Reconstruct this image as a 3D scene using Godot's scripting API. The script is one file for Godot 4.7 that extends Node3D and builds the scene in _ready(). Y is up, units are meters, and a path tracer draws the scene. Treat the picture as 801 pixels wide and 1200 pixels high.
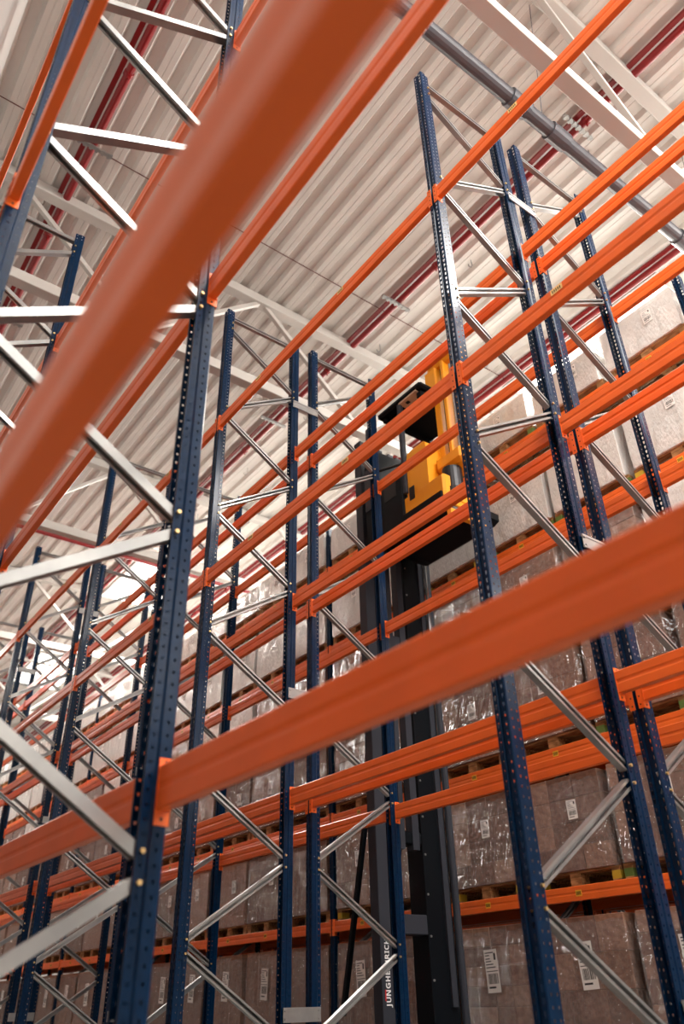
extends Node3D
# Warehouse with high pallet racking. World: x runs along the rack rows, -z leads away from the viewer, floor at y = 0.

const BAY := 3.72          # frame spacing along a row
const TOP := 8.0           # height of the rack frames
const ROOF := 10.85        # underside of the roof deck
const HALF := 0.05         # half the width of an upright
const DEPTH := 0.995       # distance between the two upright axes of one frame
const BEAM_H := 0.14
const BEAM_D := 0.05
const ROW_Z := [2.99, 0.0, -1.3, -4.25, -5.55]      # axis of the +z upright of each row
const NODE_A := 0.821      # lowest brace node on the "a" upright
const NODE_B := 0.129
const NODE_STEP := 1.384

var used := {}
var rng := RandomNumberGenerator.new()
var M := {}                # materials
var G := {}                # shared meshes


# ---------------------------------------------------------------- naming and nodes
func numbered(called: String) -> String:
	var n: int = used.get(called, 0)
	used[called] = n + 1
	return called if n == 0 else "%s_%03d" % [called, n]


func tag(o: Node, label: String, category: String, group := "", kind := "thing") -> void:
	o.set_meta("label", label)
	o.set_meta("category", category)
	o.set_meta("kind", kind)
	if group != "":
		o.set_meta("group", group)


func thing(called: String, at: Vector3, turn := 0.0) -> Node3D:
	var o := Node3D.new()
	o.name = numbered(called)
	add_child(o)
	o.position = at
	o.rotation.y = turn
	return o


func part(called: String, mesh: Mesh, mat: Material, parent: Node, at := Vector3.ZERO, rot := Vector3.ZERO) -> MeshInstance3D:
	var o := MeshInstance3D.new()
	var n := 0
	var nm := called
	while parent.has_node(NodePath(nm)):
		n += 1
		nm = "%s_%03d" % [called, n]
	o.name = nm
	o.mesh = mesh
	o.material_override = mat
	o.cast_shadow = GeometryInstance3D.SHADOW_CASTING_SETTING_ON
	parent.add_child(o)
	o.position = at
	o.rotation = rot
	return o


func solo(called: String, mesh: Mesh, mat: Material, at := Vector3.ZERO, rot := Vector3.ZERO) -> MeshInstance3D:
	var o := MeshInstance3D.new()
	o.name = numbered(called)
	o.mesh = mesh
	o.material_override = mat
	add_child(o)
	o.position = at
	o.rotation = rot
	return o


func structure(o: Node, label: String, category: String) -> void:
	tag(o, label, category, "", "structure")


# ---------------------------------------------------------------- mesh helpers
func begin() -> SurfaceTool:
	var st := SurfaceTool.new()
	st.begin(Mesh.PRIMITIVE_TRIANGLES)
	st.set_smooth_group(-1)
	return st


func finish(st: SurfaceTool) -> ArrayMesh:
	st.index()
	st.generate_normals()
	return st.commit()


func tri(st: SurfaceTool, a: Vector3, b: Vector3, c: Vector3) -> void:
	st.add_vertex(a)
	st.add_vertex(b)
	st.add_vertex(c)


# corners given counter-clockwise as seen from outside
func quad(st: SurfaceTool, a: Vector3, b: Vector3, c: Vector3, d: Vector3) -> void:
	tri(st, a, c, b)
	tri(st, a, d, c)


func box(st: SurfaceTool, lo: Vector3, hi: Vector3, ch := 0.0) -> void:
	if ch <= 0.0:
		var p := []
		for i in 8:
			p.append(Vector3(hi.x if i & 1 else lo.x, hi.y if i & 2 else lo.y, hi.z if i & 4 else lo.z))
		quad(st, p[4], p[5], p[7], p[6])
		quad(st, p[1], p[0], p[2], p[3])
		quad(st, p[5], p[1], p[3], p[7])
		quad(st, p[0], p[4], p[6], p[2])
		quad(st, p[6], p[7], p[3], p[2])
		quad(st, p[0], p[1], p[5], p[4])
		return
	# chamfered: loft of eight-cornered rings along y
	var ring := func(y: float, inset: float) -> Array:
		var a := lo + Vector3(inset, 0, inset)
		var b := hi - Vector3(inset, 0, inset)
		var k := ch - inset * 0.5
		return [Vector3(a.x + k, y, b.z), Vector3(b.x - k, y, b.z), Vector3(b.x, y, b.z - k), Vector3(b.x, y, a.z + k), Vector3(b.x - k, y, a.z), Vector3(a.x + k, y, a.z), Vector3(a.x, y, a.z + k), Vector3(a.x, y, b.z - k)]
	var rings := [ring.call(lo.y, ch), ring.call(lo.y + ch, 0.0), ring.call(hi.y - ch, 0.0), ring.call(hi.y, ch)]
	loft(st, rings, true)


func loft(st: SurfaceTool, rings: Array, caps := true) -> void:
	var n: int = rings[0].size()
	for r in rings.size() - 1:
		for i in n:
			var j := (i + 1) % n
			quad(st, rings[r][i], rings[r][j], rings[r + 1][j], rings[r + 1][i])
	if caps:
		var first: Array = rings[0]
		var last: Array = rings[-1]
		for i in range(1, n - 1):
			tri(st, first[0], first[i], first[i + 1])
			tri(st, last[0], last[i + 1], last[i])


# closed profile given in (z, y), counter-clockwise seen from +x, run along x
func run_x(st: SurfaceTool, prof: Array, x0: float, x1: float, caps := true) -> void:
	var a := []
	var b := []
	for p in prof:
		a.append(Vector3(x0, p.y, p.x))
		b.append(Vector3(x1, p.y, p.x))
	loft_flip(st, a, b, caps)


func loft_flip(st: SurfaceTool, a: Array, b: Array, caps: bool) -> void:
	var n := a.size()
	for i in n:
		var j := (i + 1) % n
		quad(st, a[i], b[i], b[j], a[j])
	if caps:
		var p2 := PackedVector2Array()
		for v in a:
			p2.append(Vector2(v.z, v.y))
		var idx := Geometry2D.triangulate_polygon(p2)
		for t in range(0, idx.size(), 3):
			tri(st, a[idx[t]], a[idx[t + 1]], a[idx[t + 2]])
			tri(st, b[idx[t]], b[idx[t + 2]], b[idx[t + 1]])


func tube(st: SurfaceTool, a: Vector3, b: Vector3, r: float, n := 12, r2 := -1.0) -> void:
	if r2 < 0.0:
		r2 = r
	var d := (b - a).normalized()
	var u := d.cross(Vector3.UP if absf(d.y) < 0.9 else Vector3.RIGHT).normalized()
	var v := u.cross(d).normalized()
	var ra := []
	var rb := []
	for i in n:
		var t := TAU * i / n
		var o := u * cos(t) + v * sin(t)
		ra.append(a + o * r)
		rb.append(b + o * r2)
	for i in n:
		var j := (i + 1) % n
		quad(st, ra[j], ra[i], rb[i], rb[j])
	for i in range(1, n - 1):
		tri(st, ra[0], ra[i + 1], ra[i])
		tri(st, rb[0], rb[i], rb[i + 1])


# rectangular bar between two points: w across (side direction), h in the other
func bar(st: SurfaceTool, a: Vector3, b: Vector3, side: Vector3, w: float, h: float) -> void:
	var d := (b - a).normalized()
	var s := (side - d * side.dot(d)).normalized()
	var u := d.cross(s).normalized()
	var ra := []
	var rb := []
	for k in [[-1, -1], [1, -1], [1, 1], [-1, 1]]:
		var o: Vector3 = s * (w * 0.5 * k[0]) + u * (h * 0.5 * k[1])
		ra.append(a + o)
		rb.append(b + o)
	loft(st, [ra, rb], true)


func box_mesh(lo: Vector3, hi: Vector3, ch := 0.0) -> ArrayMesh:
	var st := begin()
	box(st, lo, hi, ch)
	return finish(st)


func tube_mesh(a: Vector3, b: Vector3, r: float, n := 12) -> ArrayMesh:
	var st := begin()
	tube(st, a, b, r, n)
	return finish(st)


# ---------------------------------------------------------------- materials
func noise_tex(freq: float, ramp: Array, size := 256, kind := FastNoiseLite.TYPE_SIMPLEX_SMOOTH, normal := false, bump := 4.0, seed_value := 3) -> NoiseTexture2D:
	var n := FastNoiseLite.new()
	n.noise_type = kind
	n.frequency = freq
	n.seed = seed_value
	n.fractal_octaves = 4
	var t := NoiseTexture2D.new()
	t.width = size
	t.height = size
	t.seamless = true
	t.noise = n
	if normal:
		t.as_normal_map = true
		t.bump_strength = bump
	elif ramp.size() > 0:
		var g := Gradient.new()
		g.offsets = PackedFloat32Array([0.25, 0.75])
		g.colors = PackedColorArray([ramp[0], ramp[1]])
		t.color_ramp = g
	return t


func paint(c: Color, rough: float, called: String, spec := 0.5) -> StandardMaterial3D:
	var m := StandardMaterial3D.new()
	m.resource_name = called
	m.albedo_color = c
	m.roughness = rough
	m.metallic_specular = spec
	return m


func tri_map(m: StandardMaterial3D, scale: Vector3) -> void:
	m.uv1_triplanar = true
	m.uv1_scale = scale


func make_materials() -> void:
	var o := paint(Color(0.95, 0.435, 0.17), 0.3, "orange enamel", 0.45)
	o.albedo_texture = noise_tex(0.006, [Color(0.97, 0.97, 0.97), Color(1, 1, 1)])
	tri_map(o, Vector3(1.5, 1.5, 1.5))
	M.orange = o
	var b := paint(Color(0.0, 0.135, 0.255), 0.28, "blue enamel", 0.24)
	b.albedo_texture = noise_tex(0.03, [Color(0.9, 0.9, 0.9), Color(1, 1, 1)])
	tri_map(b, Vector3(2, 2, 2))
	b.clearcoat_enabled = true
	b.clearcoat = 0.15
	b.clearcoat_roughness = 0.15
	M.blue = b
	var z := paint(Color(0.66, 0.66, 0.655), 0.28, "galvanised steel")
	z.metallic = 0.65
	z.albedo_texture = noise_tex(0.01, [Color(0.9, 0.905, 0.91), Color(1, 1, 1)])
	tri_map(z, Vector3(1, 1, 1))
	M.zinc = z
	var bolt := paint(Color(0.85, 0.72, 0.5), 0.35, "yellow zinc bolt")
	bolt.metallic = 0.8
	M.bolt = bolt
	var deck := paint(Color(0.86, 0.845, 0.825), 0.45, "white coated roof sheet")
	deck.albedo_texture = noise_tex(0.01, [Color(0.96, 0.96, 0.96), Color(1, 1, 1)])
	tri_map(deck, Vector3(0.2, 0.2, 0.2))
	M.deck = deck
	M.truss = paint(Color(0.75, 0.735, 0.715), 0.5, "white steel")
	M.ceiling_panel = paint(Color(0.8, 0.76, 0.73), 0.6, "plain ceiling panel")
	M.red_pipe = paint(Color(0.5, 0.05, 0.07), 0.35, "red sprinkler pipe")
	M.grey_pipe = paint(Color(0.34, 0.35, 0.38), 0.35, "grey plastic pipe")
	M.wire = paint(Color(0.36, 0.14, 0.12), 0.6, "thin cable")
	M.wall = paint(Color(0.66, 0.645, 0.63), 0.6, "wall panel")
	var f := paint(Color(0.48, 0.465, 0.45), 0.45, "concrete floor")
	f.albedo_texture = noise_tex(0.01, [Color(0.85, 0.85, 0.85), Color(1, 1, 1)], 512)
	tri_map(f, Vector3(0.2, 0.2, 0.2))
	M.floor = f
	M.sticker = paint(Color(0.96, 0.84, 0.55), 0.5, "cream sticker")
	M.sticker_yellow = paint(Color(0.95, 0.72, 0.2), 0.5, "yellow sticker")
	M.ink = paint(Color(0.08, 0.07, 0.07), 0.6, "black print")
	# cartons
	M.carton = []
	for c in [Color(0.58, 0.42, 0.33), Color(0.52, 0.37, 0.30), Color(0.64, 0.48, 0.39), Color(0.48, 0.34, 0.27)]:
		var m := paint(c, 0.75, "corrugated cardboard")
		m.albedo_texture = noise_tex(0.02, [Color(0.86, 0.84, 0.82), Color(1, 1, 1)], 256, FastNoiseLite.TYPE_SIMPLEX_SMOOTH, false, 0, 5 + M.carton.size())
		tri_map(m, Vector3(2, 3, 2))
		M.carton.append(m)
	M.carton_white = []
	for c in [Color(0.95, 0.94, 0.92), Color(0.91, 0.9, 0.88)]:
		var m := paint(c, 0.7, "white carton")
		m.albedo_texture = noise_tex(0.02, [Color(0.92, 0.91, 0.9), Color(1, 1, 1)])
		tri_map(m, Vector3(2, 3, 2))
		M.carton_white.append(m)
	var film := paint(Color(0.93, 0.91, 0.9, 0.1), 0.1, "stretch film", 0.7)
	film.transparency = BaseMaterial3D.TRANSPARENCY_ALPHA
	film.cull_mode = BaseMaterial3D.CULL_DISABLED
	film.normal_enabled = true
	film.normal_scale = 1.1
	film.normal_texture = noise_tex(0.02, [], 512, FastNoiseLite.TYPE_SIMPLEX_SMOOTH, true, 22.0)
	tri_map(film, Vector3(3.0, 0.8, 3.0))
	M.film = film
	var film2: StandardMaterial3D = film.duplicate()
	film2.resource_name = "dense stretch film"
	film2.albedo_color = Color(0.97, 0.965, 0.955, 0.55)
	film2.normal_scale = 0.35
	M.film_dense = film2
	var film3: StandardMaterial3D = film.duplicate()
	film3.resource_name = "ribbed stretch film"
	film3.uv1_scale = Vector3(9.0, 0.7, 9.0)
	film3.normal_scale = 1.4
	M.film_ribbed = film3
	M.paper = paper_material()
	var w := paint(Color(0.72, 0.55, 0.36), 0.8, "pallet wood")
	w.albedo_texture = noise_tex(0.015, [Color(0.7, 0.66, 0.6), Color(1, 1, 1)])
	tri_map(w, Vector3(1, 6, 6))
	M.wood = w
	M.block_green = paint(Color(0.36, 0.48, 0.22), 0.7, "green painted block")
	M.block_yellow = paint(Color(0.78, 0.68, 0.2), 0.7, "yellow painted block")
	# truck
	M.dark = paint(Color(0.045, 0.06, 0.08), 0.45, "anthracite steel", 0.25)
	M.mid_grey = paint(Color(0.2, 0.21, 0.24), 0.45, "grey steel", 0.3)
	M.light_grey = paint(Color(0.52, 0.52, 0.54), 0.4, "light grey steel")
	M.yellow = paint(Color(0.93, 0.62, 0.1), 0.4, "yellow enamel")
	M.rubber = paint(Color(0.03, 0.03, 0.035), 0.6, "black rubber")
	var ch := paint(Color(0.75, 0.75, 0.76), 0.2, "polished cylinder")
	ch.metallic = 1.0
	M.chrome = ch
	var st := paint(Color(0.22, 0.22, 0.23), 0.4, "brushed motor housing")
	st.metallic = 0.7
	M.motor = st
	M.white_print = paint(Color(0.92, 0.92, 0.92), 0.5, "white lettering")
	M.red_print = paint(Color(0.75, 0.08, 0.08), 0.5, "red mark")
	M.tan_panel = paint(Color(0.78, 0.66, 0.55), 0.5, "beige panel")
	var glow := paint(Color(1, 1, 1), 0.5, "daylight glow")
	glow.emission_enabled = true
	glow.emission = Color(1.0, 0.98, 0.95)
	glow.emission_energy_multiplier = 2.2
	M.glow = glow


func paper_material() -> StandardMaterial3D:
	var r := RandomNumberGenerator.new()
	r.seed = 11
	var im := Image.create(96, 128, false, Image.FORMAT_RGB8)
	im.fill(Color(0.93, 0.92, 0.9))
	var y := 8
	while y < 60:
		im.fill_rect(Rect2i(8, y, r.randi_range(25, 70), 3), Color(0.3, 0.3, 0.32))
		y += r.randi_range(7, 11)
	im.fill_rect(Rect2i(6, 64, 84, 2), Color(0.15, 0.15, 0.15))
	var x := 12
	while x < 84:
		var w := r.randi_range(1, 4)
		im.fill_rect(Rect2i(x, 72, w, 30), Color(0.1, 0.1, 0.1))
		x += w + r.randi_range(1, 4)
	im.fill_rect(Rect2i(12, 110, 50, 5), Color(0.2, 0.2, 0.2))
	im.fill_rect(Rect2i(70, 12, 14, 20), Color(0.25, 0.25, 0.25))
	var m := paint(Color(1, 1, 1), 0.6, "printed paper")
	m.albedo_texture = ImageTexture.create_from_image(im)
	return m


# ---------------------------------------------------------------- rack meshes
# one perforated strip of an upright: the strip runs from p0 to p1 (in plan, x/z) and up to h; holes in the middle
func strip(st: SurfaceTool, p0: Vector2, p1: Vector2, h: float, hole_w := 0.0, hole_h := 0.0, first := 0.05, step := 0.05) -> void:
	var at := func(t: float, y: float) -> Vector3:
		var p := p0.lerp(p1, t)
		return Vector3(p.x, y, p.y)
	if hole_w <= 0.0:
		quad(st, at.call(0, 0), at.call(1, 0), at.call(1, h), at.call(0, h))
		return
	var len := p0.distance_to(p1)
	var a := 0.5 - hole_w / len / 2
	var b := 0.5 + hole_w / len / 2
	quad(st, at.call(0, 0), at.call(a, 0), at.call(a, h), at.call(0, h))
	quad(st, at.call(b, 0), at.call(1, 0), at.call(1, h), at.call(b, h))
	var y := 0.0
	var c := first
	while c + hole_h < h:
		quad(st, at.call(a, y), at.call(b, y), at.call(b, c - hole_h / 2), at.call(a, c - hole_h / 2))
		# clipped corners make the slot taper towards its foot
		var k := hole_h * 0.45
		tri(st, at.call(a, c - hole_h / 2), at.call(a, c - hole_h / 2 + k), at.call(0.5 - (b - a) * 0.15, c - hole_h / 2))
		tri(st, at.call(b, c - hole_h / 2), at.call(0.5 + (b - a) * 0.15, c - hole_h / 2), at.call(b, c - hole_h / 2 + k))
		y = c + hole_h / 2
		c += step
	quad(st, at.call(a, y), at.call(b, y), at.call(b, h), at.call(a, h))


func upright_mesh() -> ArrayMesh:
	var st := begin()
	# plan outline from the open side round the web (facing +z) to the other open side
	var p := [
		[Vector2(-0.030, -0.05), Vector2(-0.042, -0.05), 0],
		[Vector2(-0.042, -0.05), Vector2(-0.042, -0.012), 2],
		[Vector2(-0.042, -0.012), Vector2(-0.05, -0.004), 0],
		[Vector2(-0.05, -0.004), Vector2(-0.05, 0.044), 2],
		[Vector2(-0.05, 0.044), Vector2(-0.044, 0.05), 0],
		[Vector2(-0.044, 0.05), Vector2(-0.014, 0.05), 1],
		[Vector2(-0.014, 0.05), Vector2(-0.009, 0.040), 0],
		[Vector2(-0.009, 0.040), Vector2(0.009, 0.040), 0],
		[Vector2(0.009, 0.040), Vector2(0.014, 0.05), 0],
		[Vector2(0.014, 0.05), Vector2(0.044, 0.05), 1],
		[Vector2(0.044, 0.05), Vector2(0.05, 0.044), 0],
		[Vector2(0.05, 0.044), Vector2(0.05, -0.004), 2],
		[Vector2(0.05, -0.004), Vector2(0.042, -0.012), 0],
		[Vector2(0.042, -0.012), Vector2(0.042, -0.05), 2],
		[Vector2(0.042, -0.05), Vector2(0.030, -0.05), 0],
	]
	for s in p:
		if s[2] == 0:
			strip(st, s[0], s[1], TOP)
		elif s[2] == 1:
			strip(st, s[0], s[1], TOP, 0.016, 0.029, 0.05)
		else:
			strip(st, s[0], s[1], TOP, 0.010, 0.013, 0.075)
	return finish(st)


# channel section brace of the given length along +y, open towards +z, 45 wide in x
func brace_mesh(length: float) -> ArrayMesh:
	var st := begin()
	var w := 0.028
	var h := 0.023
	var k := 0.0025
	var o := [Vector2(-w, -h), Vector2(w, -h), Vector2(w, h), Vector2(w - 0.016, h), Vector2(w - 0.016, h - k), Vector2(w - k, h - k), Vector2(w - k, -h + k), Vector2(-w + k, -h + k), Vector2(-w + k, h - k), Vector2(-w + 0.016, h - k), Vector2(-w + 0.016, h), Vector2(-w, h)]
	for i in o.size():
		var a: Vector2 = o[i]
		var b: Vector2 = o[(i + 1) % o.size()]
		quad(st, Vector3(b.x, 0, b.y), Vector3(a.x, 0, a.y), Vector3(a.x, length, a.y), Vector3(b.x, length, b.y))
	return finish(st)


func beam_mesh() -> ArrayMesh:
	var st := begin()
	var h := BEAM_H / 2
	var d := BEAM_D
	var c := 0.005
	# (z, y); front face z = 0 is the outer face, with the rolled step of an interlocked pair of channels
	var prof := [Vector2(-c, h), Vector2(-d + c, h), Vector2(-d, h - c), Vector2(-d, 0.018), Vector2(-d + 0.004, 0.006), Vector2(-d + 0.004, -0.004), Vector2(-d + 0.001, -0.014), Vector2(-d + 0.001, -h + c), Vector2(-d + c, -h), Vector2(-c, -h), Vector2(-0.001, -h + c), Vector2(-0.001, -0.014), Vector2(-0.004, -0.004), Vector2(-0.004, 0.006), Vector2(0, 0.018), Vector2(0, h - c)]
	var len := BAY - 2 * HALF - 0.008
	run_x(st, prof, -len / 2, len / 2, true)
	return finish(st)


# end connector of a beam at its +x end: angle with one leg on the end of the beam and one hooked on the upright
func connector_mesh(s: float) -> ArrayMesh:
	var st := begin()
	var x := (BAY - 2 * HALF) / 2 * s
	box(st, Vector3(minf(x, x - 0.004 * s), -0.115, -0.052), Vector3(maxf(x, x - 0.004 * s), 0.095, 0.006))
	box(st, Vector3(minf(x - 0.004 * s, x + 0.036 * s), -0.115, 0.003), Vector3(maxf(x - 0.004 * s, x + 0.036 * s), 0.095, 0.007))
	# weld beads
	bar(st, Vector3(x - 0.006 * s, -0.07, 0.0), Vector3(x - 0.006 * s, 0.07, 0.0), Vector3.RIGHT, 0.008, 0.006)
	return finish(st)


func connector_holes(s: float) -> ArrayMesh:
	var st := begin()
	var x := (BAY - 2 * HALF) / 2 * s
	for k in 4:
		var y := -0.09 + k * 0.053
		tube(st, Vector3(x + 0.019 * s, y, 0.0065), Vector3(x + 0.019 * s, y, 0.0085), 0.0055, 8)
	for y in [-0.095, 0.082]:
		tube(st, Vector3(x - 0.0055 * s, y, -0.025), Vector3(x - 0.003 * s, y, -0.025), 0.006, 8)
	return finish(st)


func base_plate_mesh() -> ArrayMesh:
	return box_mesh(Vector3(-0.075, 0, -0.07), Vector3(0.075, 0.008, 0.09), 0.002)


func spacer_mesh() -> ArrayMesh:
	var st := begin()
	# galvanised channel bridging two uprights, on their +x faces
	var l := 0.19
	for s in [-1, 1]:
		bar(st, Vector3(0, 0.044 * s, -l), Vector3(0, 0.044 * s, l), Vector3.UP, 0.018, 0.012)
	bar(st, Vector3(0, 0, -l), Vector3(0, 0, l), Vector3.UP, 0.075, 0.004)
	for s in [-1, 1]:
		for k in [-1, 1]:
			tube(st, Vector3(0, 0.03 * k, s * (l - 0.02)), Vector3(0.012, 0.03 * k, s * (l - 0.02)), 0.009, 6)
	return finish(st)


func brace_transform(a: Vector3, b: Vector3, open_dir: Vector3) -> Transform3D:
	var y := (b - a).normalized()
	var z := (open_dir - y * open_dir.dot(y)).normalized()
	var x := y.cross(z).normalized()
	return Transform3D(Basis(x, y, z), a)


# frame with its "a" upright at local z = 0 (web towards +z) and the other at z = -DEPTH
func make_frame(open_dir: Vector3) -> Node3D:
	var o := Node3D.new()
	for i in 2:
		var u := part("upright", G.upright, M.blue, o, Vector3(0, 0, -DEPTH * i), Vector3(0, PI * i, 0))
		part("base_plate", G.base_plate, M.blue, u)
	var za := -0.03
	var zb := -DEPTH + 0.03
	var bolts := begin()
	var k := 0
	var length := Vector2(NODE_STEP / 2 - 0.09, absf(zb - za)).length()
	if not G.has("brace"):
		G.brace = brace_mesh(length)
		G.brace_flat = brace_mesh(absf(zb - za))
	while true:
		var yb := NODE_B + NODE_STEP * k
		var ya := NODE_A + NODE_STEP * k
		if yb + 0.045 < TOP and ya - 0.045 < TOP - 0.1:
			var t := brace_transform(Vector3(0, yb + 0.045, zb), Vector3(0, ya - 0.045, za), open_dir)
			part("brace", G.brace, M.zinc, o).transform = t
		if ya + 0.045 < TOP - 0.1 and yb + NODE_STEP - 0.045 < TOP - 0.1:
			var t2 := brace_transform(Vector3(0, ya + 0.045, za), Vector3(0, yb + NODE_STEP - 0.045, zb), open_dir)
			part("brace", G.brace, M.zinc, o).transform = t2
		for y in [ya, yb]:
			if y > TOP:
				continue
			var z := za if y == ya else zb
			for s in [-1, 1]:
				for e in [-0.05, 0.05]:
					if y + e < TOP - 0.02:
						tube(bolts, Vector3(0.04 * s, y + e, z), Vector3(0.056 * s, y + e, z), 0.010, 6)
		k += 1
		if NODE_B + NODE_STEP * k > TOP:
			break
	part("brace", G.brace_flat, M.zinc, o).transform = brace_transform(Vector3(0, TOP - 0.10, zb), Vector3(0, TOP - 0.10, za), open_dir if open_dir.x != 0.0 else Vector3(0, -1, 0))
	var bm := part("bolts", finish(bolts), M.bolt, o)
	bm.set_meta("kind", "stuff")
	return o


func make_beam() -> Node3D:
	var o := Node3D.new()
	part("beam_profile", G.beam, M.orange, o)
	for s in [-1, 1]:
		var c := part("connector", G["connector%d" % s], M.orange, o)
		part("connector_holes", G["connector_holes%d" % s], M.ink, c)
	return o


func sticker(beam: Node3D, x: float, mat: Material, w := 0.09, h := 0.045, y := 0.038) -> void:
	var s := part("sticker", G.sticker, mat, beam, Vector3(x, y, 0.0008))
	s.scale = Vector3(w, h, 1)
	var t := part("print", G.sticker_print, M.ink, s)
	t.position.z = 0.0006


const ROW_NAME := ["single row", "double row bare aisle half", "double row truck aisle half", "loaded row", "rear loaded row"]


func frame_place(k: int) -> String:
	var w := ["first", "second", "third", "fourth", "fifth", "sixth", "seventh", "eighth"]
	return "%s frame short of truck mast" % w[1 - k] if k <= 1 else "%s frame past truck mast" % w[k - 2]


func bay_place(b: int) -> String:
	var w := ["one bay", "two bays", "three bays", "four bays", "five bays", "six bays", "seven bays"]
	if b == 2:
		return "truck mast bay"
	return "%s short of truck mast" % w[1 - b] if b < 2 else "%s past truck mast" % w[b - 3]


func build_racks() -> void:
	G.upright = upright_mesh()
	G.base_plate = base_plate_mesh()
	G.beam = beam_mesh()
	for s in [-1, 1]:
		G["connector%d" % s] = connector_mesh(s)
		G["connector_holes%d" % s] = connector_holes(s)
	var q := begin()
	box(q, Vector3(-0.5, -0.5, 0), Vector3(0.5, 0.5, 0.0008))
	G.sticker = finish(q)
	q = begin()
	for k in 5:
		box(q, Vector3(-0.38 + 0.16 * k, -0.28, 0.0), Vector3(-0.38 + 0.16 * k + 0.09, 0.28, 0.0006))
	G.sticker_print = finish(q)
	# the channel braces open towards the entrance end, those of the single row towards the wall
	var frame0 := make_frame(Vector3(1, 0, 0))
	var frame1 := make_frame(Vector3(-1, 0, 0))
	var frame2 := make_frame(Vector3(0, 0, -1))
	var beam0 := make_beam()
	var last := [5, 8, 8, 9, 6]
	var levels := [[1.085, 3.71, 6.3], [2.076, 4.129, 6.139], [2.076, 4.129, 6.139], [1.34, 2.79, 4.17, 5.54, 7.08], [1.34, 2.79, 4.17, 5.54, 7.08]]
	var ordinal := ["lowest", "second", "third", "fourth", "top"]
	for r in 5:
		var z: float = ROW_Z[r]
		# rows 0 and 2 stand the other way round
		var flip: bool = r == 0 or r == 2 or r == 4
		for k in range(-1, last[r] + 1):
			var f: Node3D = (frame2 if r == 0 else (frame1 if flip else frame0)).duplicate()
			f.name = numbered("rack_support")
			add_child(f)
			f.position = Vector3(-BAY * k, 0, z - DEPTH if flip else z)
			f.rotation.y = PI if flip else 0.0
			tag(f, "blue rack frame, %s, %s" % [ROW_NAME[r], frame_place(k)], "rack support", "upright frames of the %s" % ROW_NAME[r])
		for b in range(0, last[r] + 1):
			var n: int = levels[r].size()
			for li in n:
				for side in 2:
					var o: Node3D = beam0.duplicate()
					o.name = numbered("rack_beam")
					add_child(o)
					o.position = Vector3(-BAY * b + BAY / 2, levels[r][li], z + 0.05 if side == 0 else z - DEPTH - 0.05)
					o.rotation.y = 0.0 if side == 0 else PI
					if r == 0:
						o.scale.y = 1.12
					var lev: String = "top" if li == n - 1 else ordinal[li]
					var f2: String = [["outer", "inner"], ["bare aisle", "inner bare side"], ["inner truck side", "truck aisle"], ["front", "rear"], ["front", "rear"]][r][side]
					tag(o, "orange beam, %s level, %s, %s, %s" % [lev, f2, ["single row", "double row", "double row", "loaded row", "rear loaded row"][r], bay_place(b)], "rack beam", "%s level beams" % lev)
					if r == 1 and side == 0:
						sticker(o, -0.95, M.sticker)
						sticker(o, 0.55, M.sticker)
					elif r == 2 and side == 1:
						sticker(o, 0.4, M.sticker)
					elif r == 3 and side == 0:
						for x in [-1.3, -0.1, 1.1]:
							sticker(o, x + 0.15, M.sticker_yellow, 0.08, 0.06, 0.0)
	frame0.free()
	frame1.free()
	frame2.free()
	beam0.free()
	# spacers that tie the two halves of the double row
	G.spacer = spacer_mesh()
	for k in range(-1, 9):
		var hs := [0.337, 3.09, 6.9]
		for i in 3:
			var s := solo("row_spacer", G.spacer, M.zinc, Vector3(-BAY * k + 0.058, hs[i], -1.147))
			tag(s, "zinc spacer plate tying the double row, %s, %s" % [["low", "mid height", "high"][i], frame_place(k)], "spacer", "row spacers")


# ---------------------------------------------------------------- pallets and loads
func make_pallet(detailed: bool, paint_kind: int) -> Node3D:
	# 1200 wide in x, 1000 deep in z, 144 high, standing on its base
	var o := Node3D.new()
	var pieces := []
	for i in 7:
		pieces.append(["top_board", Vector3(-0.57, 0.122, -0.5 + i * 0.15), Vector3(0.57, 0.144, -0.5 + i * 0.15 + 0.1), M.wood])
	for i in 3:
		var x: float = [-0.57, -0.07, 0.47][i]
		var w: float = [0.1, 0.14, 0.1][i]
		pieces.append(["stringer", Vector3(x, 0.1, -0.5), Vector3(x + w, 0.122, 0.5), M.wood])
		pieces.append(["bottom_board", Vector3(x, 0.0, -0.5), Vector3(x + w, 0.022, 0.5), M.wood])
		for j in 3:
			var z: float = [-0.5, -0.07, 0.36][j]
			var mm: Material = M.wood
			if j == 2 and i != 1:
				mm = [M.wood, M.block_green, M.block_yellow, M.wood][paint_kind]
			pieces.append(["block", Vector3(x, 0.022, z), Vector3(x + w, 0.1, z + 0.14), mm])
	if detailed:
		for p in pieces:
			part(p[0], box_mesh(p[1], p[2]), p[3], o)
	else:
		var st := begin()
		for p in pieces:
			box(st, p[1], p[2])
		part("boards", finish(st), M.wood, o)
	return o


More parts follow.
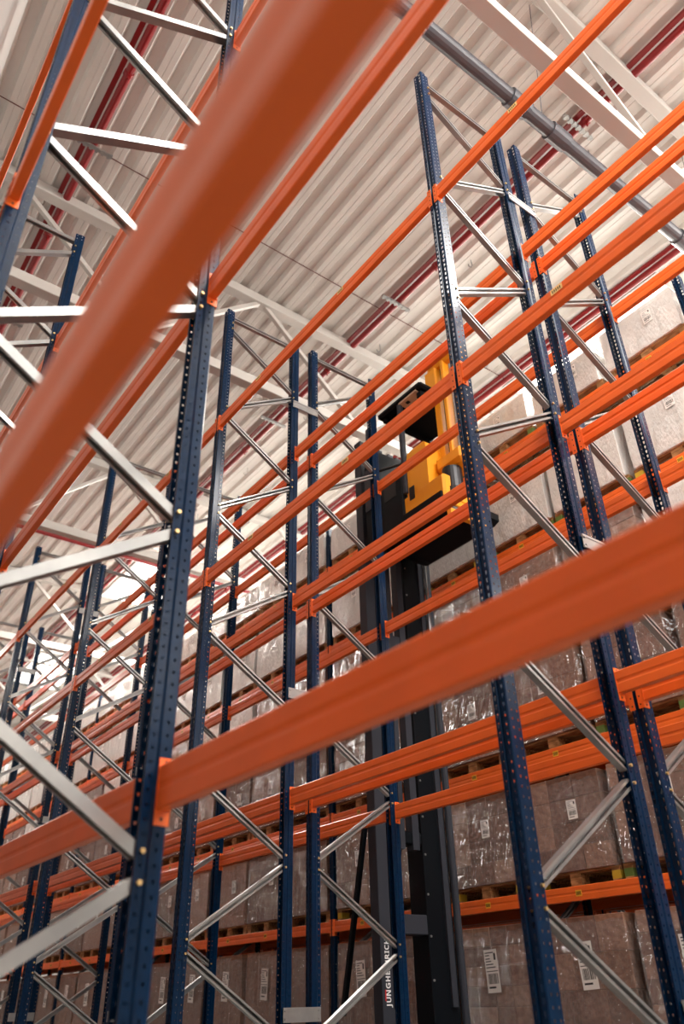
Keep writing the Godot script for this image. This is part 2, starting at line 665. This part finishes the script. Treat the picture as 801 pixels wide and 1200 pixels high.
func film_mesh(w: float, h: float, d: float, seed_value: int) -> ArrayMesh:
	var n := FastNoiseLite.new()
	n.seed = seed_value
	n.frequency = 1.6
	var st := begin()
	var cols := 20
	var rows := 8
	# perimeter points
	var ring := []
	for i in cols * 4:
		var side := i / cols
		var t := float(i % cols) / cols
		var p: Vector2
		match side:
			0: p = Vector2(-w / 2 + w * t, d / 2)
			1: p = Vector2(w / 2, d / 2 - d * t)
			2: p = Vector2(w / 2 - w * t, -d / 2)
			3: p = Vector2(-w / 2, -d / 2 + d * t)
		ring.append(p)
	var rings := []
	for r in rows + 1:
		var y := 0.002 + (h - 0.002) * r / rows
		var line := []
		for p in ring:
			var out := Vector2(p.x / w, p.y / d).normalized()
			var a := n.get_noise_3d(p.x * 4.0, y * 1.4, p.y * 4.0) * 0.012 + n.get_noise_3d(p.x * 11.0, y * 2.0 + 9.0, p.y * 11.0) * 0.005 + 0.011
			if r == rows:
				a = -0.012
			line.append(Vector3(p.x + out.x * a, y, p.y + out.y * a))
		rings.append(line)
	loft(st, rings, false)
	# folded-over top edge
	var top := []
	for p in ring:
		top.append(Vector3(p.x * 0.82, h + 0.006, p.y * 0.82))
	loft(st, [rings[-1], top], false)
	st.set_smooth_group(0)
	return finish(st)


# load w x h x d on its base; cartons as separate parts when detailed
func make_load(w: float, h: float, d: float, nx: int, ny: int, nz: int, mats: Array, dense: bool, detailed: bool, seed_value: int, sheet := 0) -> Node3D:
	var r := RandomNumberGenerator.new()
	r.seed = seed_value
	var o := Node3D.new()
	var c := Vector3(w / nx, h / ny, d / nz)
	var unit: ArrayMesh = null
	var st := begin()
	if detailed:
		unit = box_mesh(-c * 0.5 + Vector3(0.003, 0.001, 0.003), c * 0.5 - Vector3(0.003, 0.002, 0.003), 0.006)
	for j in ny:
		for i in nx:
			for k in nz:
				if i > 0 and i < nx - 1 and k > 0 and k < nz - 1 and j < ny - 1:
					continue
				var p := Vector3(-w / 2 + c.x * (i + 0.5), c.y * (j + 0.5), -d / 2 + c.z * (k + 0.5)) + Vector3(r.randf_range(-0.004, 0.004), 0, r.randf_range(-0.005, 0.005))
				if detailed:
					part("carton", unit, mats[r.randi() % mats.size()], o, p)
				else:
					box(st, p - c * 0.5 + Vector3(0.003, 0.001, 0.003), p + c * 0.5 - Vector3(0.003, 0.002, 0.003))
	if not detailed:
		part("cartons", finish(st), mats[seed_value % mats.size()], o).set_meta("kind", "stuff")
	part("stretch_film", film_mesh(w, h, d, seed_value), M.film_dense if dense else (M.film_ribbed if ny == 5 else M.film), o).set_meta("label", "clear wrinkled stretch film")
	var sw := 0.13 if sheet == 0 else 0.2
	var sh := 0.2 if sheet == 0 else 0.42
	var s := part("label_sheet", G.sheet, M.paper, o, Vector3(r.randf_range(0.0, 0.22), h * (0.62 if sheet == 0 else 0.55), d / 2 + 0.026), Vector3(0, 0, r.randf_range(-0.06, 0.06)))
	s.scale = Vector3(sw, sh, 1)
	return o


func build_loads() -> void:
	var q := begin()
	for v in [[Vector3(-0.5, -0.5, 0), Vector2(0, 1)], [Vector3(-0.5, 0.5, 0), Vector2(0, 0)], [Vector3(0.5, 0.5, 0), Vector2(1, 0)], [Vector3(-0.5, -0.5, 0), Vector2(0, 1)], [Vector3(0.5, 0.5, 0), Vector2(1, 0)], [Vector3(0.5, -0.5, 0), Vector2(1, 1)]]:
		q.set_uv(v[1])
		q.set_normal(Vector3(0, 0, 1))
		q.add_vertex(v[0])
	G.sheet = q.commit()
	var pallets := {}
	var level_y := [0.0, 1.41, 2.86, 4.24, 5.61, 7.15]
	var level_name := ["floor level", "first level", "second level", "third level", "fourth level", "top level"]
	var slot_name := ["slot beyond", "middle slot", "slot before"]
	var loads := {}
	for row in 2:
		for b in range([1, 0][row], [10, 7][row]):
			for l in 6:
				for s in 3:
					var detailed: bool = b <= 2 and row == 0
					var x := -BAY * b + 0.06 + 0.6 + s * 1.2
					var zc := -4.745 if row == 0 else -6.05
					var at := Vector3(x + rng.randf_range(-0.015, 0.015), level_y[l], zc + rng.randf_range(-0.015, 0.015))
					var pk := 0 if not detailed else rng.randi_range(0, 3)
					var key := "%s%d" % [detailed, pk]
					if not pallets.has(key):
						pallets[key] = make_pallet(detailed, pk)
					var place := "%s%s, %s, %s" % [["", "rear row "][row], level_name[l], slot_name[s], bay_place(b)]
					var p: Node3D = pallets[key].duplicate()
					p.name = numbered("wooden_pallet")
					add_child(p)
					p.position = at
					tag(p, "wooden pallet, %s" % place, "pallet", "pallets in the %sloaded row" % ["", "rear "][row])
					var white: bool = l >= 4 or (l == 3 and (s + b) % 3 == 0)
					var variant := rng.randi_range(0, 2)
					var h: float = 0.98 if l < 5 else [0.58, 0.66, 0.62][variant]
					var lk := "%s%s%d%d" % [detailed, white, variant, l if l in [0, 5] else 1]
					if not loads.has(lk):
						var mats: Array = M.carton_white if white else M.carton
						var nx: int = [3, 4, 3][variant]
						var ny: int = [4, 5, 3][variant]
						if l == 5:
							ny = [2, 3, 2][variant]
						loads[lk] = make_load(1.07, h, 1.06, nx, ny, 3, mats, white, detailed, 20 + loads.size(), 1 if l == 0 else 0)
					var o: Node3D = loads[lk].duplicate()
					o.name = numbered("wrapped_load")
					add_child(o)
					o.position = at + Vector3(0, 0.145, 0)
					tag(o, "wrapped %s load, %s" % ["white" if white else "brown", place], "pallet load", "wrapped loads in the %sloaded row" % ["", "rear "][row])
	for d in [pallets, loads]:
		for k in d:
			d[k].free()


# ---------------------------------------------------------------- roof
func build_roof() -> void:
	var x0 := -34.0
	var x1 := 14.0
	var z0 := -13.0
	var z1 := 3.32
	# floor and walls
	structure(solo("floor", box_mesh(Vector3(x0, -0.2, z0), Vector3(x1, 0.0, z1)), M.floor), "grey concrete warehouse floor", "floor")
	structure(solo("wall_far", box_mesh(Vector3(x0, 0, z0 - 0.2), Vector3(x1, ROOF + 0.3, z0)), M.wall), "light panel wall behind the loaded row", "wall")
	structure(solo("wall_end", box_mesh(Vector3(x0 - 0.2, 0, z0 - 0.2), Vector3(x0, ROOF + 0.3, z1 + 0.2)), M.wall), "light panel wall at the skylight end", "wall")
	structure(solo("wall_entrance", box_mesh(Vector3(x1, 0, z0 - 0.2), Vector3(x1 + 0.2, ROOF + 0.3, z1 + 0.2)), M.wall), "light panel wall at the entrance end", "wall")
	structure(solo("wall_near", box_mesh(Vector3(x0, 0, z1), Vector3(x1, ROOF + 0.3, z1 + 0.2)), M.wall), "plain light panel wall beside the single row", "wall")
	# corrugated deck in sheets of three ribs, ribs along x
	var roof := thing("ceiling", Vector3.ZERO)
	structure(roof, "white corrugated steel roof deck with trapezoidal ribs", "ceiling")
	var pitch := 0.36
	var sheet := pitch * 3
	var st := begin()
	var o := []
	for i in 3:
		var z := i * pitch
		o += [Vector2(z, 0.0), Vector2(z + 0.07, 0.0), Vector2(z + 0.075, 0.006), Vector2(z + 0.085, 0.006), Vector2(z + 0.09, 0.0), Vector2(z + 0.16, 0.0), Vector2(z + 0.20, 0.075), Vector2(z + 0.32, 0.075)]
	o.append(Vector2(sheet, 0.0))
	for i in o.size() - 1:
		var a: Vector2 = o[i]
		var b: Vector2 = o[i + 1]
		quad(st, Vector3(x0, a.y, a.x), Vector3(x1, a.y, a.x), Vector3(x1, b.y, b.x), Vector3(x0, b.y, b.x))
		# small swages pressed into the flats
	var mesh := finish(st)
	var z := z0 + fmod(z1 - z0, sheet) - sheet
	while z < z1 - 0.02:
		part("deck_sheet", mesh, M.deck, roof, Vector3(0, ROOF, z))
		z += sheet
	part("roof_slab", box_mesh(Vector3(x0, ROOF + 0.15, z0 - 0.2), Vector3(x1, ROOF + 0.35, z1 + 0.4)), M.deck, roof)
	# trusses across the hall
	for i in 5:
		var x := 0.6 - 6.17 * i
		var t := thing("roof_truss", Vector3(x, 0, 0))
		structure(t, "white steel roof truss, %s" % ["above the second frame short of truck mast", "above the truck mast bay", "one span past the truck mast", "two spans past the truck mast", "three spans past the truck mast"][i], "truss")
		var yu := ROOF - 0.1
		var yl := 8.85
		part("upper_chord", box_mesh(Vector3(-0.09, yu - 0.09, z0), Vector3(0.09, yu + 0.09, z1), 0.008), M.truss, t)
		part("lower_chord", box_mesh(Vector3(-0.09, yl - 0.09, z0), Vector3(0.09, yl + 0.09, z1), 0.008), M.truss, t)
		var zz := -12.0
		var up := true
		while zz + 2.1 < z1:
			var dm := begin()
			bar(dm, Vector3(0, yl if up else yu, zz), Vector3(0, yu if up else yl, zz + 2.1), Vector3.RIGHT, 0.07, 0.07)
			part("diagonal", finish(dm), M.truss, t)
			up = not up
			zz += 2.1
	# sprinkler pipes along the hall
	for zp in [1.98, -3.42, -6.45]:
		var p := thing("sprinkler_pipe", Vector3(0, ROOF - 0.11, zp))
		tag(p, "dark red sprinkler pipe under the roof, %s" % ("above the single row" if zp > 0 else ("above the truck aisle" if zp > -5 else "behind the loaded row")), "pipe", "sprinkler pipes")
		part("pipe", tube_mesh(Vector3(x0, 0, 0), Vector3(x1, 0, 0), 0.055, 14), M.red_pipe, p)
		part("rail", box_mesh(Vector3(x0, 0.03, 0.075), Vector3(x1, 0.075, 0.14)), M.red_pipe, p)
		var xs := 3.0
		while xs > -26.0:
			var c := begin()
			tube(c, Vector3(xs - 0.03, 0, 0), Vector3(xs + 0.03, 0, 0), 0.068, 12)
			tube(c, Vector3(xs, 0, 0), Vector3(xs, -0.12, 0), 0.014, 8)
			part("sprinkler_head", finish(c), M.red_pipe, p)
			xs -= 3.1
	var cross := solo("sprinkler_main", tube_mesh(Vector3(-14.6, ROOF - 0.55, z0), Vector3(-14.6, ROOF - 0.55, z1), 0.05, 12), M.red_pipe)
	tag(cross, "dark red main pipe crossing under the roof near the skylight", "pipe")
	# grey drain pipe with sleeves, across the hall
	var g := thing("drain_pipe", Vector3(0.18, 8.62, 0))
	tag(g, "grey plastic drain pipe with sleeves hung under a truss", "pipe")
	part("pipe", tube_mesh(Vector3(0, 0, z0), Vector3(0, 0, z1), 0.085, 16), M.grey_pipe, g)
	for zz in [-5.6, -4.4, -1.95, -1.3, 1.0, 3.2]:
		part("sleeve", tube_mesh(Vector3(0, 0, zz - 0.14), Vector3(0, 0, zz + 0.14), 0.105, 16), M.grey_pipe, g)
	for zz in [-4.9, -1.7, 0.6]:
		part("hanger_wire", tube_mesh(Vector3(0.02, 0.08, zz), Vector3(0.25, ROOF - 8.62, zz), 0.005, 6), M.grey_pipe, g)
	# thin cable across the ribs
	for i in 2:
		var xw: float = [-4.54, -12.0][i]
		var wr := solo("ceiling_cable", tube_mesh(Vector3(xw, ROOF - 0.012, -9.0), Vector3(xw, ROOF - 0.012, 3.3), 0.008, 6), M.wire)
		tag(wr, "thin red brown cable across the roof ribs, %s" % ["between truck mast and nearest frame", "far past the truck mast"][i], "cable")
	# perforated strut pieces holding the pipes
	for q in [[-0.2, -3.35, "one bay short of the mast"], [-4.15, -3.35, "at the mast"], [-8.12, -3.35, "one bay past the mast"], [-12.1, -3.35, "two bays past the mast"], [-4.4, 2.0, "single row side"], [-8.4, 2.0, "single row side past the mast"]]:
		var s := begin()
		box(s, Vector3(-0.025, -0.02, -0.3), Vector3(0.025, 0.02, 0.3))
		for k in 7:
			box(s, Vector3(-0.04, -0.03, -0.27 + k * 0.085), Vector3(0.04, -0.02, -0.23 + k * 0.085))
		var so := solo("pipe_bracket", finish(s), M.zinc, Vector3(q[0], ROOF - 0.19, q[1]))
		tag(so, "perforated zinc strut across the red pipe, %s" % q[2], "bracket", "pipe brackets")
	# wire hooks hanging from the deck over the truck aisle
	for k in 6:
		var x := -0.4 - 2.42 * k
		var h := begin()
		var pts := [Vector3(0, 0, 0), Vector3(0.005, -0.16, 0), Vector3(0.0, -0.2, 0.02), Vector3(-0.01, -0.21, 0.06), Vector3(0, -0.17, 0.085)]
		for i in pts.size() - 1:
			tube(h, pts[i], pts[i + 1], 0.006, 6)
		var ho := solo("wire_hook", finish(h), M.grey_pipe, Vector3(x, ROOF, -3.88))
		tag(ho, "bent wire hook over the truck aisle, %s" % ["second frame short of mast", "one bay short of mast", "at the mast", "just past the mast", "one bay past mast", "two bays past mast"][k], "hook", "wire hooks over the truck aisle")


# ---------------------------------------------------------------- daylight
func daylight(called: String, label: String, at: Vector3, size: Vector2, rot: Vector3, energy: float, tint: Color) -> void:
	var t := thing(called, at)
	t.rotation = rot
	structure(t, label, "rooflight" if called.begins_with("rooflight") else "window")
	var s := begin()
	box(s, Vector3(-size.x / 2, -size.y / 2, 0.0), Vector3(size.x / 2, size.y / 2, 0.02))
	part("glazing", finish(s), M.glow, t)
	for k in [-1, 1]:
		part("curb", box_mesh(Vector3(-size.x / 2 - 0.06, k * (size.y / 2 + 0.03) - 0.03, -0.03), Vector3(size.x / 2 + 0.06, k * (size.y / 2 + 0.03) + 0.03, 0.04)), M.truss, t)
		part("curb", box_mesh(Vector3(k * (size.x / 2 + 0.03) - 0.03, -size.y / 2, -0.03), Vector3(k * (size.x / 2 + 0.03) + 0.03, size.y / 2, 0.04)), M.truss, t)
	var n := int(size.x / 1.5)
	for i in range(1, n):
		var x := -size.x / 2 + size.x * i / n
		part("glazing_bar", box_mesh(Vector3(x - 0.02, -size.y / 2, -0.02), Vector3(x + 0.02, size.y / 2, 0.0)), M.truss, t)
	var l := AreaLight3D.new()
	l.name = "daylight"
	l.area_size = size
	l.light_energy = energy
	l.light_color = tint
	l.area_range = 60.0
	l.area_attenuation = 2.0
	l.shadow_enabled = true
	t.add_child(l)
	l.position = Vector3(0, 0, -0.05)


func build_daylight() -> void:
	var down := Vector3(-PI / 2, 0, 0)
	var day := Color(1.0, 0.98, 0.95)
	daylight("rooflight", "bright rooflight over the truck aisle short of the mast", Vector3(5.4, ROOF - 0.1, -3.5), Vector2(4.6, 1.8), down, 125.0, day)
	daylight("rooflight", "bright rooflight over the bare aisle short of the mast", Vector3(5.4, ROOF - 0.1, 0.9), Vector2(4.6, 1.8), down, 90.0, day)
	daylight("rooflight", "bright rooflight over the truck aisle past the red main pipe", Vector3(-16.4, ROOF - 0.1, -4.4), Vector2(3.4, 1.6), down, 85.0, day)
	daylight("rooflight", "bright rooflight behind the loaded rows past the truck mast", Vector3(-10.5, ROOF - 0.1, -7.9), Vector2(3.4, 1.4), down, 60.0, day)
	daylight("rooflight", "bright rooflight at the far end of the truck aisle", Vector3(-25.0, ROOF - 0.1, -4.4), Vector2(3.4, 1.6), down, 50.0, day)
	daylight("rooflight", "bright rooflight over the bare aisle at the far end", Vector3(-25.0, ROOF - 0.1, 1.2), Vector2(3.4, 1.6), down, 50.0, day)
	daylight("window_1", "clerestory glazing band behind the loaded row", Vector3(-9, 9.5, -12.95), Vector2(44, 2.2), Vector3(0, PI, 0), 380.0, day)
	daylight("window_2", "tall glazing in the entrance end wall", Vector3(13.95, 8.0, -4.5), Vector2(14, 4.0), Vector3(0, PI / 2, 0), 9.0, day)
	daylight("rooflight", "bright rooflight behind the loaded rows one bay short of the mast", Vector3(-2.9, ROOF - 0.1, -7.3), Vector2(3.4, 1.4), down, 40.0, day)


# ---------------------------------------------------------------- truck
func build_truck() -> void:
	var t := thing("lift_truck", Vector3(-4.5, 0, -3.25))
	tag(t, "narrow aisle lift truck, grey mast, raised dark cab with yellow fork mast", "lift truck")
	# chassis, low between the rails
	part("chassis", box_mesh(Vector3(-2.0, 0.03, -0.6), Vector3(1.0, 0.18, 0.6), 0.03), M.mid_grey, t)
	for p in [Vector3(-1.6, 0.1, 0.45), Vector3(-1.6, 0.1, -0.45), Vector3(0.7, 0.1, 0.45), Vector3(0.7, 0.1, -0.45)]:
		part("wheel", tube_mesh(p - Vector3(0, 0, 0.06), p + Vector3(0, 0, 0.06), 0.1, 16), M.rubber, t)
	var mast_top := 7.6
	# near column: channel, outer face light
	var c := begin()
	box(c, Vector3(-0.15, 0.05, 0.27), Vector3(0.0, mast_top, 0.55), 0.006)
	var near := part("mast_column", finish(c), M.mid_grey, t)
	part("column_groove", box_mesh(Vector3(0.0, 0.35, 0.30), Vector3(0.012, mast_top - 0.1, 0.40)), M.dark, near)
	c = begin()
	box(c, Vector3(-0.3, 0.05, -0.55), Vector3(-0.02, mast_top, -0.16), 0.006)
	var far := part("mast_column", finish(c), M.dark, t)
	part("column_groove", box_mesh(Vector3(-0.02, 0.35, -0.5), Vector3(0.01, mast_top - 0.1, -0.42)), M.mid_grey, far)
	for k in 16:
		var y := 0.6 + k * 0.42
		part("column_bolt", tube_mesh(Vector3(-0.02, y, -0.19), Vector3(-0.008, y, -0.19), 0.012, 8), M.zinc, far)
	part("hydraulic_pipe", tube_mesh(Vector3(-0.02, 0.1, -0.62), Vector3(-0.02, 6.2, -0.62), 0.045, 12), M.mid_grey, t)
	part("hydraulic_pipe", tube_mesh(Vector3(0.05, 3.8, -0.52), Vector3(0.05, 6.4, -0.52), 0.025, 10), M.chrome, t)
	# inner mast
	part("inner_column", box_mesh(Vector3(-0.12, 1.9, 0.10), Vector3(-0.02, mast_top, 0.17)), M.mid_grey, t)
	part("inner_column", box_mesh(Vector3(-0.12, 1.9, -0.12), Vector3(-0.02, mast_top, -0.02)), M.mid_grey, t)
	for y in [1.03, 4.35, 6.3]:
		part("cross_member", box_mesh(Vector3(-0.2, y, -0.3), Vector3(-0.03, y + 0.2, 0.3), 0.01), M.mid_grey, t)
	part("cross_member", box_mesh(Vector3(-0.2, 1.95, -0.3), Vector3(-0.03, 2.1, 0.18), 0.02), M.dark, t)
	# hose and stay bars
	var s := begin()
	bar(s, Vector3(-0.15, 2.15, 0.58), Vector3(-0.75, 0.3, 0.5), Vector3.FORWARD, 0.05, 0.05)
	part("stay_bar", finish(s), M.dark, t)
	s = begin()
	bar(s, Vector3(-0.15, 2.0, 0.08), Vector3(-0.45, 0.9, 0.05), Vector3.FORWARD, 0.05, 0.05)
	part("stay_bar", finish(s), M.dark, t)
	# lettering on the near column, reading upwards
	var tm := TextMesh.new()
	tm.text = "JUNGHEINRICH"
	tm.font_size = 32
	tm.pixel_size = 0.0026
	tm.depth = 0.002
	var sf := SystemFont.new()
	sf.font_names = PackedStringArray(["Droid Sans"])
	sf.font_weight = 700
	sf.font_italic = true
	tm.font = sf
	var lt := part("lettering", tm, M.white_print, near, Vector3(0.004, 0.68, 0.47))
	lt.basis = Basis(Vector3(0, 1, 0), Vector3(0, 0, 1), Vector3(1, 0, 0))
	lt.set_meta("label", "white maker's lettering running up the mast")
	var rm := begin()
	box(rm, Vector3(0, 0.42, 0.50), Vector3(0.003, 0.52, 0.515))
	part("red_mark", finish(rm), M.red_print, near)
	# raised cab, in front of the mast (+x side)
	s = begin()
	var rings := []
	for q in [[5.58, 0.4, 1.35, 0.5], [5.62, 0.25, 1.55, 0.57], [5.68, 0.14, 1.62, 0.6], [5.78, 0.14, 1.62, 0.6]]:
		rings.append([Vector3(q[1], q[0], q[3]), Vector3(q[2], q[0], q[3]), Vector3(q[2], q[0], 0.18 - q[3]), Vector3(q[1], q[0], 0.18 - q[3])])
	loft(s, rings, true)
	part("cab_floor", finish(s), M.dark, t)
	part("cab_back", box_mesh(Vector3(0.12, 5.7, -0.42), Vector3(0.26, 7.3, 0.6), 0.02), M.dark, t)
	var side := part("cab_side", box_mesh(Vector3(0.16, 5.7, 0.52), Vector3(0.92, 6.5, 0.6), 0.02), M.dark, t)
	part("side_panel", box_mesh(Vector3(0.14, 6.2, 0.595), Vector3(0.42, 6.9, 0.615), 0.006), M.mid_grey, side)
	part("side_recess", box_mesh(Vector3(0.55, 6.15, 0.598), Vector3(0.8, 6.4, 0.606)), M.rubber, side)
	part("cab_side", box_mesh(Vector3(0.16, 5.7, -0.42), Vector3(0.92, 6.5, -0.36), 0.02), M.dark, t)
	for p in [Vector2(0.22, 0.56), Vector2(0.95, 0.56), Vector2(0.22, -0.38), Vector2(0.95, -0.38)]:
		part("guard_post", box_mesh(Vector3(p.x - 0.035, 6.1, p.y - 0.035), Vector3(p.x + 0.035, 7.65, p.y + 0.035), 0.01), M.mid_grey, t)
	part("hand_rail", tube_mesh(Vector3(0.2, 6.85, 0.57), Vector3(0.95, 6.6, 0.57), 0.02, 8), M.rubber, t)
	var roof := part("overhead_guard", box_mesh(Vector3(0.5, 7.62, -0.4), Vector3(1.45, 7.72, 0.62), 0.03), M.dark, t)
	part("roof_panel", box_mesh(Vector3(0.97, 7.605, 0.46), Vector3(1.34, 7.63, 0.60)), M.tan_panel, roof)
	part("roof_clip", box_mesh(Vector3(1.06, 7.598, 0.50), Vector3(1.12, 7.606, 0.55)), M.rubber, roof)
	part("roof_rib", box_mesh(Vector3(0.56, 7.56, -0.38), Vector3(0.62, 7.63, 0.55)), M.dark, roof)
	part("roof_rib", box_mesh(Vector3(1.3, 7.52, -0.38), Vector3(1.38, 7.63, 0.55)), M.dark, roof)
	# yellow turret head
	part("turret_body", box_mesh(Vector3(0.86, 5.68, -0.2), Vector3(1.66, 6.06, 0.57), 0.03), M.yellow, t)
	s = begin()
	rings = []
	for q in [[6.04, 0.0], [6.62, 0.0], [6.74, 0.03], [6.80, 0.09]]:
		rings.append([Vector3(0.96 + q[1], q[0], 0.55 - q[1] * 0.6), Vector3(1.38 - q[1], q[0], 0.55 - q[1] * 0.6), Vector3(1.38 - q[1], q[0], 0.2 + q[1]), Vector3(0.96 + q[1], q[0], 0.2 + q[1])])
	loft(s, rings, true)
	var cover := part("motor_cover", finish(s), M.yellow, t)
	part("cover_slot", box_mesh(Vector3(1.378, 6.4, 0.33), Vector3(1.385, 6.47, 0.37)), M.rubber, cover)
	part("side_opening", box_mesh(Vector3(1.02, 5.95, 0.568), Vector3(1.12, 6.15, 0.574)), M.rubber, t)
	for k in 3:
		part("body_bolt", tube_mesh(Vector3(0.95 + 0.2 * k, 5.76, 0.565), Vector3(0.95 + 0.2 * k, 5.76, 0.585), 0.022, 8), M.rubber, t)
	part("motor", tube_mesh(Vector3(1.6, 5.86, 0.34), Vector3(1.6, 6.2, 0.34), 0.13, 20), M.motor, t)
	part("motor_foot", tube_mesh(Vector3(1.6, 5.80, 0.34), Vector3(1.6, 5.87, 0.34), 0.15, 20), M.rubber, t)
	part("yoke", box_mesh(Vector3(1.38, 6.22, 0.05), Vector3(1.88, 6.46, 0.42), 0.05), M.yellow, t)
	for q in [[1.36, 1.47, 0.16], [1.58, 1.64, 0.2], [1.77, 1.86, 0.16]]:
		part("fork_mast_column", box_mesh(Vector3(q[0], 6.4, q[2]), Vector3(q[1], 8.15, q[2] + 0.12), 0.008), M.yellow, t)
	part("lift_chain", box_mesh(Vector3(1.5, 6.35, 0.2), Vector3(1.55, 8.1, 0.24)), M.rubber, t)
	part("fork_cylinder", tube_mesh(Vector3(1.71, 6.4, 0.24), Vector3(1.71, 8.0, 0.24), 0.035, 14), M.chrome, t)
	part("mast_plate", box_mesh(Vector3(1.25, 7.65, 0.2), Vector3(1.48, 8.1, 0.32), 0.02), M.yellow, t)
	part("mast_head", box_mesh(Vector3(1.3, 8.08, 0.0), Vector3(1.85, 8.35, 0.33), 0.04), M.yellow, t)
	# fork carriage reaching across the aisle
	part("carriage_rail", box_mesh(Vector3(1.70, 5.50, 0.0), Vector3(1.78, 5.58, 0.62), 0.008), M.yellow, t)
	part("carriage_rail", box_mesh(Vector3(1.70, 5.36, 0.0), Vector3(1.78, 5.44, 0.62), 0.008), M.yellow, t)
	part("carriage_slide", box_mesh(Vector3(1.72, 5.44, 0.0), Vector3(1.76, 5.50, 0.62)), M.chrome, t)
	for xx in [1.62]:
		part("fork", box_mesh(Vector3(xx, 5.58, 0.0), Vector3(xx + 0.1, 5.63, 0.6), 0.01), M.mid_grey, t)


# ---------------------------------------------------------------- scene
func _ready() -> void:
	rng.seed = 7
	var cam := Camera3D.new()
	cam.name = "camera"
	add_child(cam)
	cam.position = Vector3(2.779, 0.412, 3.199)
	cam.rotation = Vector3(0.5634, 0.9211, -0.0244)
	cam.fov = 66.74
	cam.near = 0.05
	cam.far = 200.0
	var lens := CameraAttributesPhysical.new()
	lens.frustum_focal_length = 18.22
	lens.exposure_aperture = 0.9
	lens.frustum_focus_distance = 7.0
	cam.attributes = lens
	cam.fov = 66.74
	cam.current = true
	var we := WorldEnvironment.new()
	we.name = "environment"
	var env := Environment.new()
	env.background_mode = Environment.BG_SKY
	var sky := Sky.new()
	var ps := ProceduralSkyMaterial.new()
	ps.sky_top_color = Color(0.75, 0.8, 0.88)
	ps.sky_horizon_color = Color(0.85, 0.87, 0.9)
	ps.ground_bottom_color = Color(0.4, 0.4, 0.4)
	ps.ground_horizon_color = Color(0.6, 0.6, 0.6)
	sky.sky_material = ps
	env.sky = sky
	env.tonemap_mode = Environment.TONE_MAPPER_LINEAR
	env.tonemap_exposure = 1.25
	env.sdfgi_enabled = true
	env.ssao_enabled = true
	env.ssil_enabled = true
	we.environment = env
	add_child(we)
	make_materials()
	build_daylight()
	build_roof()
	build_racks()
	build_truck()
	build_loads()
